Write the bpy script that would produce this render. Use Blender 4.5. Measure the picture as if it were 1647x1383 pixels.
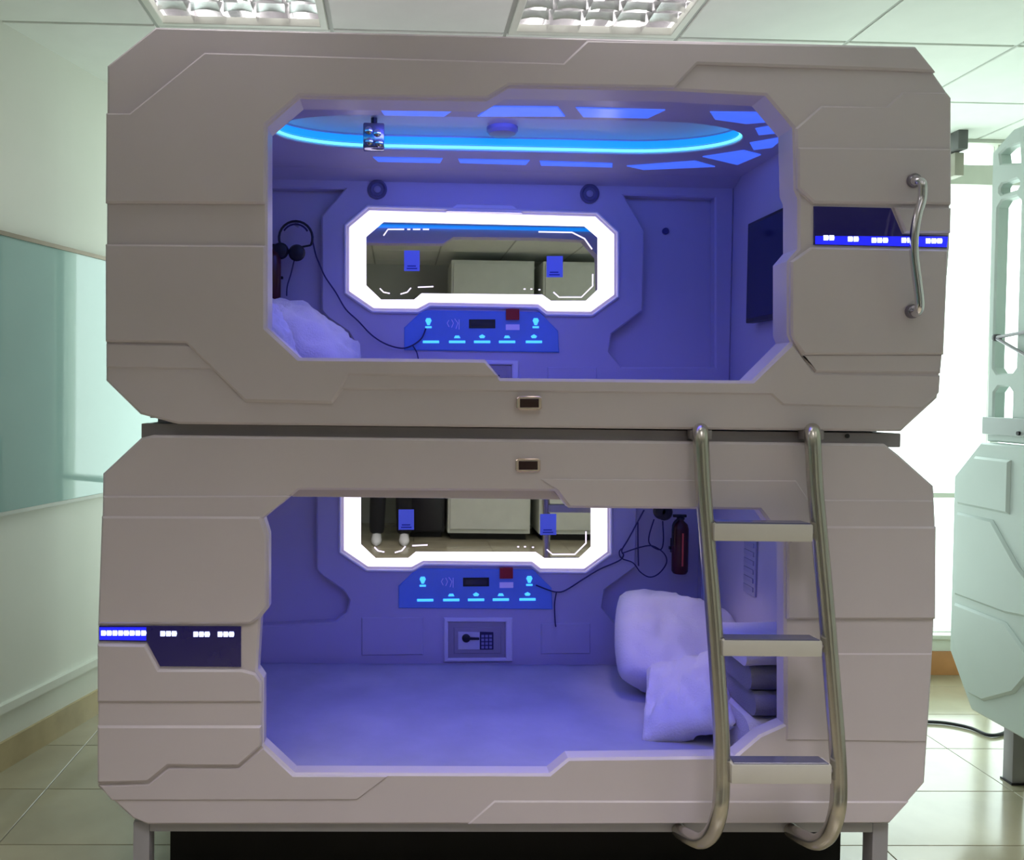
import bpy, bmesh, math, random
from mathutils import Vector, Matrix
from mathutils.geometry import tessellate_polygon
from mathutils import noise as mnoise

for o in list(bpy.data.objects):
    bpy.data.objects.remove(o)
C = bpy.context.scene.collection
PI = math.pi
random.seed(7)

# ------------------------------------------------------------------ camera
IW, IH, F = 1647.0, 1383.0, 1424.0
PPX, PPY = 676.0, 656.0
CAM = Vector((0.0, -2.25, 1.35))
YAW, PITCH, ROLL = math.radians(1.45), math.radians(1.25), 0.014
FW = Vector((math.sin(YAW)*math.cos(PITCH), math.cos(YAW)*math.cos(PITCH), -math.sin(PITCH)))
R0 = Vector((math.cos(YAW), -math.sin(YAW), 0))
U0 = R0.cross(FW)
RT = R0*math.cos(ROLL) + U0*math.sin(ROLL)
UP = U0*math.cos(ROLL) - R0*math.sin(ROLL)
cd = bpy.data.cameras.new('camera'); cam = bpy.data.objects.new('camera', cd); C.objects.link(cam)
cd.sensor_fit = 'HORIZONTAL'; cd.sensor_width = 36; cd.lens = F*36/IW
cd.shift_x = (IW/2-PPX)/IW; cd.shift_y = (PPY-IH/2)/IW
cd.clip_start = 0.05; cd.clip_end = 100
m = Matrix((RT, UP, -FW)).transposed().to_4x4(); m.translation = CAM
cam.matrix_world = m
bpy.context.scene.camera = cam

# ------------------------------------------------------------------ world, exposure, daylight portals
sc = bpy.context.scene
sc.view_settings.view_transform = 'Standard'; sc.view_settings.look = 'None'
sc.view_settings.gamma = 1; sc.view_settings.use_curve_mapping = False
sc.view_settings.exposure = 0.0
SKY = 5.0
w = bpy.data.worlds.new('sky'); sc.world = w; w.use_nodes = True
nt = w.node_tree; bg = nt.nodes['Background']
tc = nt.nodes.new('ShaderNodeTexCoord'); gr = nt.nodes.new('ShaderNodeSeparateXYZ'); rp = nt.nodes.new('ShaderNodeValToRGB')
nt.links.new(tc.outputs['Generated'], gr.inputs[0]); nt.links.new(gr.outputs['Z'], rp.inputs[0]); nt.links.new(rp.outputs[0], bg.inputs[0])
rp.color_ramp.elements[0].color = (0.80, 0.92, 0.86, 1); rp.color_ramp.elements[1].color = (0.86, 0.95, 1.0, 1)
bg.inputs[1].default_value = SKY
def area(name, loc, size, energy, color, rot, portal=False):
    l = bpy.data.lights.new(name, 'AREA'); l.shape = 'RECTANGLE'; l.size, l.size_y = size
    l.energy = energy; l.color = color
    o = bpy.data.objects.new(name, l); C.objects.link(o); o.location = loc; o.rotation_euler = rot
    if portal: l.cycles.is_portal = True
    return o
CEIL = 2.58; YBW = 1.95; YFW = -4.3; XR = 3.4
area('window_portal', (-.575, YBW+0.12, 1.38), (.80, 2.40), 1, (1,1,1), (-PI/2, 0, 0), True)
area('window_portal', (2.25, YBW+0.12, 1.38), (2.15, 2.40), 1, (1,1,1), (-PI/2, 0, 0), True)
E_TROF = 2.0      # ceiling troffers
E_BLUE = 0.85      # scale of the tray lamp and the added fill in the capsules

# ------------------------------------------------------------------ pixel -> point on a real plane
def ray(u, v):
    return FW*F + RT*(u-PPX) + UP*(PPY-v)
def at(u, v, Y=0.0):
    d = ray(u, v); t = (Y-CAM.y)/d.y; return CAM + d*t
def atz(u, v, Z):
    d = ray(u, v); t = (Z-CAM.z)/d.z; return CAM + d*t
def atx(u, v, X):
    d = ray(u, v); t = (X-CAM.x)/d.x; return CAM + d*t
def xz(pts, Y=0.0, dx=0, dz=0):
    r = []
    for u, v in pts:
        p = at(u, v, Y); r.append((p.x+dx, p.z+dz))
    return r

# ------------------------------------------------------------------ materials
MATS = {}
def mat(name, col, rough=0.5, metal=0.0, var=0.04, scale=8.0, bump=0.0, emit=None, es=0.0, coat=0.0, bscale=60, spec=0.5, trans=0.0):
    if name in MATS: return MATS[name]
    m = bpy.data.materials.new(name); m.use_nodes = True; nt = m.node_tree; b = nt.nodes['Principled BSDF']
    tc = nt.nodes.new('ShaderNodeTexCoord')
    n = nt.nodes.new('ShaderNodeTexNoise'); n.inputs['Scale'].default_value = scale; n.inputs['Detail'].default_value = 4
    nt.links.new(tc.outputs['Object'], n.inputs['Vector'])
    r = nt.nodes.new('ShaderNodeValToRGB')
    r.color_ramp.elements[0].position = 0.3; r.color_ramp.elements[1].position = 0.7
    r.color_ramp.elements[0].color = tuple(max(0, c*(1-var)) for c in col)+(1,)
    r.color_ramp.elements[1].color = tuple(min(1, c*(1+var)) for c in col)+(1,)
    nt.links.new(n.outputs['Fac'], r.inputs[0]); nt.links.new(r.outputs[0], b.inputs['Base Color'])
    b.inputs['Roughness'].default_value = rough; b.inputs['Metallic'].default_value = metal
    b.inputs['Coat Weight'].default_value = coat; b.inputs['Coat Roughness'].default_value = 0.12
    b.inputs['Specular IOR Level'].default_value = spec
    b.inputs['Transmission Weight'].default_value = trans
    if emit:
        b.inputs['Emission Color'].default_value = tuple(emit)+(1,); b.inputs['Emission Strength'].default_value = es
    if bump:
        n2 = nt.nodes.new('ShaderNodeTexNoise'); n2.inputs['Scale'].default_value = bscale; n2.inputs['Detail'].default_value = 3
        nt.links.new(tc.outputs['Object'], n2.inputs['Vector'])
        bp = nt.nodes.new('ShaderNodeBump'); bp.inputs['Strength'].default_value = bump; bp.inputs['Distance'].default_value = 0.01
        nt.links.new(n2.outputs['Fac'], bp.inputs['Height']); nt.links.new(bp.outputs[0], b.inputs['Normal'])
    MATS[name] = m; return m
M_SHELL = mat('capsule_plastic', (0.665, 0.60, 0.650), 0.38, var=0.03, scale=3, bump=0.02, bscale=4)
M_SHELL2 = mat('capsule_plastic_green', (0.66, 0.78, 0.74), 0.4, var=0.03, scale=3)
M_LIN = mat('capsule_lining', (0.60, 0.55, 0.66), 0.33, var=0.03, scale=3)
M_STEEL = mat('painted_steel_grey', (0.34, 0.31, 0.33), 0.45, metal=0.2, var=0.06)
M_STEELL = mat('frame_leg_grey', (0.42, 0.41, 0.45), 0.42, metal=0.2, var=0.05)
M_RAIL = mat('satin_ladder_tube', (0.54, 0.51, 0.45), 0.24, metal=0.85, var=0.05, scale=14)
M_STEP = mat('ladder_step_plastic', (0.62, 0.60, 0.56), 0.3, var=0.04)
M_STEPT = mat('ladder_step_tread', (0.12, 0.12, 0.2), 0.10, var=0.06)
M_CHROME = mat('chrome', (0.72, 0.70, 0.74), 0.12, metal=1.0, var=0.05)
M_BLACK = mat('black_plastic', (0.012, 0.010, 0.016), 0.4, var=0.2)
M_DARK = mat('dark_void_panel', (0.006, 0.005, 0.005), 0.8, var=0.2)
M_GLASSB = mat('display_glass', (0.010, 0.006, 0.05), 0.06, var=0.1, emit=(0.02, 0.01, 0.35), es=0.10, coat=0.6)
M_DBLUE = mat('display_blue_band', (0.01, 0.01, 0.3), 0.2, emit=(0.015, 0.02, 1.0), es=1.0)
M_DOT = mat('display_led_dot', (0.8, 0.85, 1.0), 0.3, emit=(0.55, 0.62, 1.0), es=2.6)
M_MIRROR = mat('mirror', (0.80, 0.80, 0.80), 0.015, metal=1.0, var=0.0)
M_LED = mat('white_led_diffuser', (0.9, 0.9, 0.9), 0.4, emit=(1.0, 0.93, 0.98), es=1.6)
M_ETCH = mat('mirror_led_mark', (0.9, 0.9, 0.9), 0.4, emit=(1.0, 0.85, 1.0), es=1.3)
M_TRIM = mat('mirror_trim', (0.86, 0.82, 0.88), 0.3, var=0.02)
M_CYAN = mat('cyan_led_tube', (0.2, 0.8, 1), 0.3, emit=(0.14, 0.80, 1.0), es=1.7)
M_CYAN2 = mat('blue_led_glow_band', (0.1, 0.5, 0.9), 0.35, emit=(0.0, 0.27, 0.95), es=0.85)
M_BPAN = mat('blue_backlit_panel', (0.25, 0.35, 0.9), 0.25, emit=(0.05, 0.15, 1.0), es=0.85, var=0.1)
M_CTRL = mat('control_panel_film', (0.16, 0.26, 0.70), 0.2, emit=(0.01, 0.10, 0.7), es=0.10, var=0.05)
M_CICON = mat('control_icon_cyan', (0.2, 0.6, 1.0), 0.4, emit=(0.06, 0.5, 1.0), es=1.3)
M_WICON = mat('control_icon_white', (0.6, 0.55, 0.85), 0.4, emit=(0.3, 0.25, 0.7), es=0.25)
M_RED = mat('red_button', (0.42, 0.005, 0.02), 0.35)
M_REDD = mat('extinguisher_red', (0.07, 0.004, 0.008), 0.3, var=0.15)
M_REDL = mat('extinguisher_stripe', (0.75, 0.10, 0.07), 0.4)
M_SAFE = mat('safe_grey', (0.42, 0.38, 0.42), 0.45, metal=0.2)
M_SAFEL = mat('safe_plate', (0.75, 0.74, 0.80), 0.35, metal=0.2)
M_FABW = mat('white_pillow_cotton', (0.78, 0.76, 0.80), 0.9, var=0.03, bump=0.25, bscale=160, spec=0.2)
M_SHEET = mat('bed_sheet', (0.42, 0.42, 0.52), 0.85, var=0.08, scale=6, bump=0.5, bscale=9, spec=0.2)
M_BLKG = mat('grey_blanket', (0.30, 0.29, 0.33), 0.95, var=0.08, bump=0.4, bscale=200, spec=0.1)
M_BLKW = mat('white_blanket', (0.75, 0.71, 0.74), 0.95, var=0.04, bump=0.4, bscale=200, spec=0.1)
M_CEIL = mat('ceiling_tile', (0.80, 0.83, 0.78), 0.85, var=0.02, bump=0.05, bscale=300)
M_TBAR = mat('ceiling_grid', (0.45, 0.47, 0.43), 0.6)
M_WALL = mat('wall_paint', (0.80, 0.82, 0.74), 0.65, var=0.03, scale=2)
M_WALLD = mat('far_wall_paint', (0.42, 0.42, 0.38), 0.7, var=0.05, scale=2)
M_TEAL = mat('teal_lacquered_glass', (0.33, 0.52, 0.49), 0.04, var=0.04, scale=2, coat=0.0, spec=0.5)
M_TEAL.node_tree.nodes['Principled BSDF'].inputs['IOR'].default_value = 1.9
M_TILE = mat('floor_tile', (0.40, 0.36, 0.25), 0.16, var=0.14, scale=3, coat=0.35)
M_GROUT = mat('grout', (0.18, 0.16, 0.12), 0.9)
M_SKIRT = mat('beige_skirting_tile', (0.52, 0.42, 0.24), 0.25, var=0.15, scale=5)
M_SKIRTB = mat('orange_skirting_tile', (0.60, 0.26, 0.10), 0.25, var=0.15, scale=5)
M_WFRAME = mat('window_frame_white', (0.72, 0.74, 0.66), 0.5)
M_PAPER = mat('blue_lit_sticker', (0.28, 0.36, 0.95), 0.7, emit=(0.1, 0.14, 0.9), es=0.15)  # blue capsule light put into the paper's colour, plus a faint glow
M_INK = mat('sticker_ink', (0.05, 0.08, 0.5), 0.7)
M_LOUV = mat('louver_aluminium', (0.80, 0.79, 0.80), 0.18, metal=0.95, var=0.06, scale=20)
M_TUBE = mat('lit_fluorescent_tube', (0.9, 0.9, 0.9), 0.4, emit=(1.0, 0.97, 0.95), es=5.0)
M_TV = mat('tv_screen', (0.01, 0.012, 0.06), 0.12, var=0.1)
M_CLOCK = mat('latch_dark', (0.03, 0.004, 0.004), 0.2)
M_COPPER = mat('latch_rim', (0.75, 0.60, 0.52), 0.25, metal=0.8)
M_SKIN = mat('skin', (0.55, 0.34, 0.25), 0.55)
M_TROU = mat('black_trousers', (0.012, 0.012, 0.016), 0.9)
M_SHIRT = mat('dark_shirt', (0.05, 0.05, 0.07), 0.9)
M_SHOE = mat('white_shoe', (0.7, 0.7, 0.7), 0.6)
M_HAIR = mat('dark_hair', (0.01, 0.008, 0.007), 0.6)
M_BUNKBOX = mat('bunk_box_paint', (0.70, 0.71, 0.64), 0.5)
M_PANE = None
def glass_mat():
    m = bpy.data.materials.new('window_pane_glass'); m.use_nodes = True; nt = m.node_tree; nt.nodes.clear()
    o = nt.nodes.new('ShaderNodeOutputMaterial'); mx = nt.nodes.new('ShaderNodeMixShader')
    t = nt.nodes.new('ShaderNodeBsdfTransparent'); g = nt.nodes.new('ShaderNodeBsdfGlossy'); lw_ = nt.nodes.new('ShaderNodeLayerWeight'); lw_.inputs[0].default_value = 0.15; fr = nt.nodes.new('ShaderNodeMath'); fr.operation = 'MULTIPLY_ADD'; fr.inputs[1].default_value = .4; fr.inputs[2].default_value = .04; nt.links.new(lw_.outputs['Facing'], fr.inputs[0])
    t.inputs[0].default_value = (0.95, 0.98, 0.97, 1); g.inputs['Roughness'].default_value = 0.02
    nt.links.new(fr.outputs[0], mx.inputs[0]); nt.links.new(t.outputs[0], mx.inputs[1]); nt.links.new(g.outputs[0], mx.inputs[2])
    nt.links.new(mx.outputs[0], o.inputs[0]); return m
M_PANE = glass_mat()

# ------------------------------------------------------------------ mesh helpers
def ccw(p):
    a = sum(p[i][0]*p[(i+1) % len(p)][1]-p[(i+1) % len(p)][0]*p[i][1] for i in range(len(p)))
    return list(p) if a > 0 else list(reversed(p))
def inset(p, d):
    n = len(p); r = []
    for i in range(n):
        a = Vector(p[i-1]); b = Vector(p[i]); c = Vector(p[(i+1) % n])
        e1 = (b-a); e2 = (c-b)
        if e1.length < 1e-7 or e2.length < 1e-7: r.append(tuple(b)); continue
        e1.normalize(); e2.normalize()
        n1 = Vector((-e1.y, e1.x)); n2 = Vector((-e2.y, e2.x))
        k = 1+n1.dot(n2)
        v = (n1+n2)/max(k, 0.35)
        r.append((b.x+v.x*d, b.y+v.y*d))
    return r
MXZ = lambda a, b, d: (a, d, b)      # polygon in XZ, depth along Y
MXY = lambda a, b, d: (a, b, d)      # polygon in XY, depth along Z
MYZ = lambda a, b, d: (d, a, b)      # polygon in YZ, depth along X
class MB:
    def __init__(s): s.v = []; s.f = []
    def add(s, vs, fs):
        n = len(s.v); s.v += [tuple(x) for x in vs]; s.f += [tuple(i+n for i in f) for f in fs]; return s
    def plate(s, outer, back, front, c=0.0, holes=(), M=MXZ, c_back=0.0, cap_back=True):
        sg = 1 if front > back else -1
        cont = [(ccw(outer), 1)]+[(ccw(h), -1) for h in holes]
        R1 = []; R2 = []
        for p, k in cont:
            n = len(p); q = inset(p, k*c) if c else p
            base = len(s.v)
            s.v += [M(x, y, back) for x, y in p]
            s.v += [M(x, y, front-sg*c) for x, y in p]
            ids0 = list(range(base, base+n)); ids1 = list(range(base+n, base+2*n)); last = ids1
            if c:
                s.v += [M(x, y, front) for x, y in q]; ids2 = list(range(base+2*n, base+3*n)); last = ids2
            for i in range(n):
                j = (i+1) % n
                s.f.append((ids0[i], ids0[j], ids1[j], ids1[i]))
                if c: s.f.append((ids1[i], ids1[j], ids2[j], ids2[i]))
            R1.append((p, ids0)); R2.append((q, last))
        for R in ([R1, R2] if cap_back else [R2]):
            loops = [[Vector((x, y, 0)) for x, y in p] for p, _ in R]; ids = [i for _, l in R for i in l]
            if len(R) == 1 and len(R[0][0]) == 4: s.f.append(tuple(ids)); continue
            for t in tessellate_polygon(loops): s.f.append(tuple(ids[i] for i in t))
        return s
    def box(s, lo, hi, c=0.0):
        x0, y0, z0 = lo; x1, y1, z1 = hi
        if c:
            c = min(c, (x1-x0)*.45, (y1-y0)*.45, (z1-z0)*.45)
            return s.rbox(lo, hi, c)
        vs = [(x, y, z) for x in (x0, x1) for y in (y0, y1) for z in (z0, z1)]
        return s.add(vs, [(0,1,3,2),(4,6,7,5),(0,4,5,1),(2,3,7,6),(0,2,6,4),(1,5,7,3)])
    def rbox(s, lo, hi, c):
        bm = bmesh.new(); bmesh.ops.create_cube(bm, size=1)
        for v in bm.verts:
            v.co = Vector([(lo[i]+hi[i])/2+v.co[i]*(hi[i]-lo[i]) for i in range(3)])
        bmesh.ops.bevel(bm, geom=list(bm.edges), offset=c, segments=2, affect='EDGES', profile=0.6)
        bm.verts.index_update()
        s.add([v.co[:] for v in bm.verts], [[v.index for v in f.verts] for f in bm.faces]); bm.free(); return s
    def tube(s, pts, r, n=10, smooth=0, closed=False, flat=1.0):
        P = [Vector(p) for p in pts]
        if smooth: P = catmull(P, smooth, closed)
        m = len(P); base = len(s.v); prev = None
        rs = r if isinstance(r, (list, tuple)) else None
        for i, p in enumerate(P):
            if closed: t = P[(i+1) % m]-P[i-1]
            else: t = P[min(i+1, m-1)]-P[max(i-1, 0)]
            t.normalize()
            if prev is None:
                a = Vector((0, 0, 1)) if abs(t.z) < 0.9 else Vector((0, 1, 0))
                u = t.cross(a).normalized()
            else:
                u = (prev-t*prev.dot(t)).normalized()
            prev = u; w_ = t.cross(u)
            rr = rs[min(int(i*len(rs)/m), len(rs)-1)] if rs else r
            for k in range(n):
                an = 2*PI*k/n; s.v.append(tuple(p+u*math.cos(an)*rr+w_*math.sin(an)*rr*flat))
        for i in range(m if closed else m-1):
            a = base+i*n; b = base+((i+1) % m)*n
            for k in range(n): s.f.append((a+k, a+(k+1) % n, b+(k+1) % n, b+k))
        if not closed:
            s.f.append(tuple(base+k for k in range(n))); s.f.append(tuple(base+(m-1)*n+k for k in range(n)))
        return s
    def lathe(s, prof, loc, axis='Z', n=24):
        base = len(s.v); L = Vector(loc)
        for r, h in prof:
            for k in range(n):
                a = 2*PI*k/n; x, y = r*math.cos(a), r*math.sin(a)
                p = {'Z': (x, y, h), 'Y': (x, h, y), 'X': (h, x, y)}[axis]
                s.v.append(tuple(L+Vector(p)))
        for i in range(len(prof)-1):
            for k in range(n):
                a = base+i*n; b = a+n; s.f.append((a+k, a+(k+1) % n, b+(k+1) % n, b+k))
        s.f.append(tuple(base+k for k in range(n))); s.f.append(tuple(base+(len(prof)-1)*n+k for k in range(n)))
        return s
    def build(s, name, material, parent=None, ang=35, origin=None):
        lo = [min(v[i] for v in s.v) for i in range(3)]; hi = [max(v[i] for v in s.v) for i in range(3)]
        o0 = Vector([(lo[0]+hi[0])/2, (lo[1]+hi[1])/2, lo[2]]) if origin is None else Vector(origin)
        bm = bmesh.new()
        vs = [bm.verts.new(Vector(v)-o0) for v in s.v]
        for f in s.f:
            try: bm.faces.new([vs[i] for i in f])
            except Exception: pass
        bmesh.ops.recalc_face_normals(bm, faces=list(bm.faces))
        me = bpy.data.meshes.new(name); bm.to_mesh(me); bm.free()
        me.materials.append(material)
        for p in me.polygons: p.use_smooth = True
        me.set_sharp_from_angle(angle=math.radians(ang))
        ob = bpy.data.objects.new(name, me); C.objects.link(ob)
        pw = Vector((0, 0, 0)); q = parent
        while q is not None: pw += q.location; q = q.parent
        ob.parent = parent; ob.location = o0-pw
        return ob
def catmull(P, k, closed=False):
    n = len(P); out = []
    for i in range(n if closed else n-1):
        p0 = P[i-1] if (closed or i > 0) else P[0]; p1 = P[i]; p2 = P[(i+1) % n]
        p3 = P[(i+2) % n] if (closed or i+2 < n) else P[-1]
        for j in range(k):
            t = j/k
            out.append(0.5*((2*p1)+(p2-p0)*t+(2*p0-5*p1+4*p2-p3)*t*t+(-p0+3*p1-3*p2+p3)*t**3))
    if not closed: out.append(P[-1])
    return out
def tag(o, label=None, cat=None, group=None, kind=None):
    if label: o['label'] = label
    if cat: o['category'] = cat
    if group: o['group'] = group
    if kind: o['kind'] = kind
    return o
def thing(name, label, cat, loc=(0, 0, 0), group=None):
    o = bpy.data.objects.new(name, None); C.objects.link(o); o.location = loc; o.empty_display_size = 0.1
    return tag(o, label, cat, group)
def struct(name, mb, m, label=None, parent=None):
    o = mb.build(name, m, parent)
    if parent is None: o['kind'] = 'structure'
    if label: o['label'] = label
    return o
def dup(o, name, parent, loc):
    c = o.copy(); C.objects.link(c); c.name = name; c.parent = parent; c.location = loc; return c

# ------------------------------------------------------------------ room shell
# floor
fl = MB().box((-3.2, YFW-0.1, -0.06), (XR+0.1, YBW+0.1, -0.004))
floor = struct('floor', fl, M_GROUT, 'polished beige tiled floor with thin dark joints')
TX, TY = 0.655, 0.36
tm = None
x0 = -1.153-3*TX; y0 = 0.70-14*TY
for i in range(11):
    for j in range(19):
        x = x0+i*TX; y = y0+j*TY
        xa, xb, ya, yb = max(x, -3.1), min(x+TX, XR), max(y, YFW), min(y+TY, YBW)
        if xb-xa < 0.05 or yb-ya < 0.05: continue
        if xb-xa > TX-0.001 and yb-ya > TY-0.001:
            if tm is None:
                tm = MB().plate([(x+.0015, y+.0015), (x+TX-.0015, y+.0015), (x+TX-.0015, y+TY-.0015), (x+.0015, y+TY-.0015)], -0.004, 0.0, 0.001, M=MXY).build('tile', M_TILE, floor)
            else:
                fl0 = floor.location
                dup(tm, 'tile', floor, Vector((x+TX/2, y+TY/2, -0.004))-fl0)
        else:
            MB().plate([(xa+.0015, ya+.0015), (xb-.0015, ya+.0015), (xb-.0015, yb-.0015), (xa+.0015, yb-.0015)], -0.004, 0.0, 0.001, M=MXY).build('tile', M_TILE, floor)
# ceiling with tiles, grid and the openings of the light troffers
ceil = struct('ceiling', MB().box((-3.2, YFW-0.1, CEIL+0.12), (XR+0.1, YBW+0.1, CEIL+0.2)), M_WALL, 'white suspended ceiling of square tiles')
GX, GY = -0.846, 0.83
lights_at = [(0, -1), (2, -1), (0, -4), (2, -4), (4, -4), (4, -1), (0, -7), (3, -7)]
blocked = set()
for i, j in lights_at:
    blocked.add((i, j)); blocked.add((i, j-1))
ct = None
for i in range(-4, 8):
    for j in range(-9, 2):
        if (i, j) in blocked: continue
        xa = max(GX+i*0.6, -3.1); xb = min(GX+i*0.6+0.6, XR); ya = max(GY+j*0.6, YFW); yb = min(GY+j*0.6+0.6, YBW)
        if xb-xa < 0.06 or yb-ya < 0.06: continue
        g = 0.006
        full = xb-xa > 0.599 and yb-ya > 0.599
        if full and ct is not None:
            dup(ct, 'ceiling_tile', ceil, Vector(((xa+xb)/2, (ya+yb)/2, CEIL))-ceil.location); continue
        t = MB().plate([(xa+g, ya+g), (xb-g, ya+g), (xb-g, yb-g), (xa+g, yb-g)], CEIL+0.012, CEIL, 0.003, M=MXY).build('ceiling_tile', M_CEIL, ceil)
        if full: ct = t
for i in range(-4, 8):
    x = GX+i*0.6
    if -3.1 < x < XR: MB().box((x-0.012, YFW, CEIL+0.005), (x+0.012, YBW, CEIL+0.03)).build('grid_bar', M_TBAR, ceil)
for j in range(-9, 3):
    y = GY+j*0.6
    if YFW < y < YBW: MB().box((-3.1, y-0.012, CEIL+0.0055), (XR, y+0.012, CEIL+0.0295)).build('grid_bar', M_TBAR, ceil)
# walls: the left wall runs obliquely
LA = Vector((-1.375, 0.81)); LB = Vector((-1.22, 1.38)); LD = (LB-LA).normalized(); LN = Vector((LD.y, -LD.x))   # LN points into the room
def lw(s, out, z):      # s along the wall (0 at LA), out into the room
    p = LA+LD*s+LN*out; return (p.x, p.y, z)
def lbox(s0, s1, o0, o1, z0, z1):
    mb = MB(); vs = [lw(s, o, z) for s in (s0, s1) for o in (o0, o1) for z in (z0, z1)]
    return mb.add(vs, [(0,1,3,2),(4,6,7,5),(0,4,5,1),(2,3,7,6),(0,2,6,4),(1,5,7,3)])
SB = (YBW-LA.y)/LD.y; SF = (YFW-LA.y)/LD.y
struct('wall_left', lbox(SF-0.1, SB+0.05, -0.12, 0.0, -0.005, CEIL+0.12), M_WALL, 'white painted wall left of the bunk')
bl = struct('baseboard_left', lbox(SF, SB-0.02, 0.0, 0.012, 0.0, 0.10), M_SKIRT, 'glossy beige tile skirting under the left wall')
struct('trim_1', lbox(SF, SB-0.02, 0.0, 0.022, 0.205, 0.235), M_WALL, 'white moulding strip along the bottom of the left wall')
gl = tag(lbox(SF+1.2, SB-0.06, 0.004, 0.014, 0.905, 1.853).build('glass_panel', M_TEAL), 'long teal lacquered glass panel on the left wall reflecting the window', 'glass panel')
lbox(SF+1.2, SB-0.06, 0.003, 0.020, 1.853, 1.868).build('top_trim', mat('bronze_trim', (0.25, 0.2, 0.15), 0.4, metal=0.4), gl)
lbox(SF+1.2, SB-0.06, 0.003, 0.020, 0.892, 0.905).build('bottom_trim', mat('pale_trim', (0.6, 0.62, 0.56), 0.4), gl)
# back wall with the long window
mb = MB(); X0 = -1.3; XWL, XWR, ZS, ZT = -0.95, 3.3, 0.19, 2.565
mb.plate([(X0, -0.005), (XR+0.1, -0.005), (XR+0.1, CEIL+0.12), (X0, CEIL+0.12)], YBW+0.14, YBW, 0, holes=[[(-.95, ZS), (-.2, ZS), (-.2, ZT), (-.95, ZT)], [(1.2, ZS), (3.3, ZS), (3.3, ZT), (1.2, ZT)]])
struct('wall_back', mb, M_WALL, 'white wall behind the bunk with a long bright window')
for wname, xa, xb, mids, wl in (('window_1', -0.95, -0.20, (), 'bright window behind the left end of the bunk'), ('window_2', 1.20, 3.30, (2.90,), 'tall bright window right of the bunk')):
    wn = struct(wname, MB().box((xa, YBW+0.03, ZS-0.012), (xb, YBW+0.13, ZS+0.012)), M_WFRAME, wl)
    MB().box((xa-0.02, YBW-0.03, ZS-0.012), (xb+0.02, YBW+0.028, ZS+0.008), 0.003).build('window_sill', M_WFRAME, wn)
    MB().box((xa, YBW+0.02, .855), (xb, YBW+0.10, .88), 0.004).build('transom_bar', M_WFRAME, wn)
    MB().box((xa, YBW+0.02, 2.37), (xb, YBW+0.10, 2.465), 0.004).build('transom_bar', M_WFRAME, wn)
    ms = [xa+.02]+list(mids)+[xb-.02]
    for x in ms:
        for z0_, z1_ in ((ZS+.012, .855), (.88, 2.37), (2.465, ZT)):
            MB().box((x-0.02, YBW+0.03, z0_), (x+0.02, YBW+0.09, z1_)).build('mullion', M_WFRAME, wn)
    for a, b in zip(ms[:-1], ms[1:]):
        for z0_, z1_ in ((ZS+.012, .855), (.88, 2.37), (2.465, ZT)):
            MB().box((a+.02, YBW+0.055, z0_), (b-.02, YBW+0.061, z1_)).build('window_pane', M_PANE, wn)
struct('baseboard_back', MB().box((-1.0, YBW-0.012, 0.0), (XR, YBW, 0.115), 0.002), M_SKIRTB, 'orange tile skirting under the window wall')
struct('wall_right', MB().box((XR, YFW-0.1, -0.005), (XR+0.1, YBW+0.1, CEIL+0.12)), M_WALL, 'white wall on the right side of the room')
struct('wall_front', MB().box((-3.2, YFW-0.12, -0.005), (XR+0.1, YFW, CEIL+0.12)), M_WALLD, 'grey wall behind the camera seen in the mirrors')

# ------------------------------------------------------------------ ceiling lights with parabolic louvers
def troffer(x, y, label):          # x,y = low corner, 0.6 wide, 1.2 long
    t = thing('ceiling_light', label, 'ceiling light', (x+0.3, y+0.6, CEIL), 'louvred ceiling lights')
    MB().plate([(x+.01, y+.01), (x+.59, y+.01), (x+.59, y+1.19), (x+.01, y+1.19)], CEIL+.02, CEIL-.006, .002,
               holes=[[(x+.035, y+.035), (x+.565, y+.035), (x+.565, y+1.165), (x+.035, y+1.165)]], M=MXY).build('frame', M_WFRAME, t)
    h = MB(); zt = CEIL+0.095
    h.box((x+.02, y+.02, zt), (x+.58, y+1.18, zt+.01))
    for a in ((x+.02, y+.02, x+.03, y+1.18), (x+.57, y+.02, x+.58, y+1.18), (x+.03, y+.02, x+.57, y+.03), (x+.03, y+1.17, x+.57, y+1.18)):
        h.box((a[0], a[1], CEIL+.021), (a[2], a[3], zt))
    h.build('housing', M_LOUV, t)
    for k in range(3):
        cx = x+0.12+k*0.18
        MB().tube([(cx, y+.05, CEIL+.07), (cx, y+1.15, CEIL+.07)], 0.013, 10).build('tube', M_TUBE, t)
    for k in range(6):
        cx = x+0.03+k*0.108
        MB().add([(cx-.006, y+.03, CEIL+.036), (cx+.006, y+.03, CEIL+.036), (cx, y+.03, CEIL+.002), (cx-.006, y+1.17, CEIL+.036), (cx+.006, y+1.17, CEIL+.036), (cx, y+1.17, CEIL+.002)],
                 [(0,1,2),(3,5,4),(0,3,4,1),(1,4,5,2),(2,5,3,0)]).build('long_blade', M_LOUV, t)
    for k in range(1, 14):
        cy = y+0.03+k*1.14/14
        for q in range(5):
            a = x+0.034+q*0.108+.003; b = a+0.094; vs = []
            for i in range(7):
                xx = a+(b-a)*i/6; sag = 0.007*(1-(2*i/6-1)**2)
                vs += [(xx, cy-.006, CEIL+.034), (xx, cy+.006, CEIL+.034), (xx, cy, CEIL+.004+sag)]
            fs = [(0,1,2), (18,20,19)]
            for i in range(6):
                p = 3*i; fs += [(p, p+3, p+4, p+1), (p+1, p+4, p+5, p+2), (p+2, p+5, p+3, p)]
            MB().add(vs, fs).build('cross_blade', M_LOUV, t)
    l = area('tube_light', (0, 0, 0), (0.5, 1.1), E_TROF*.7, (1.0, 0.96, 0.97), (0, 0, 0))
    l.parent = t; l.location = (0, 0, -0.012)
    return t
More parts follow.
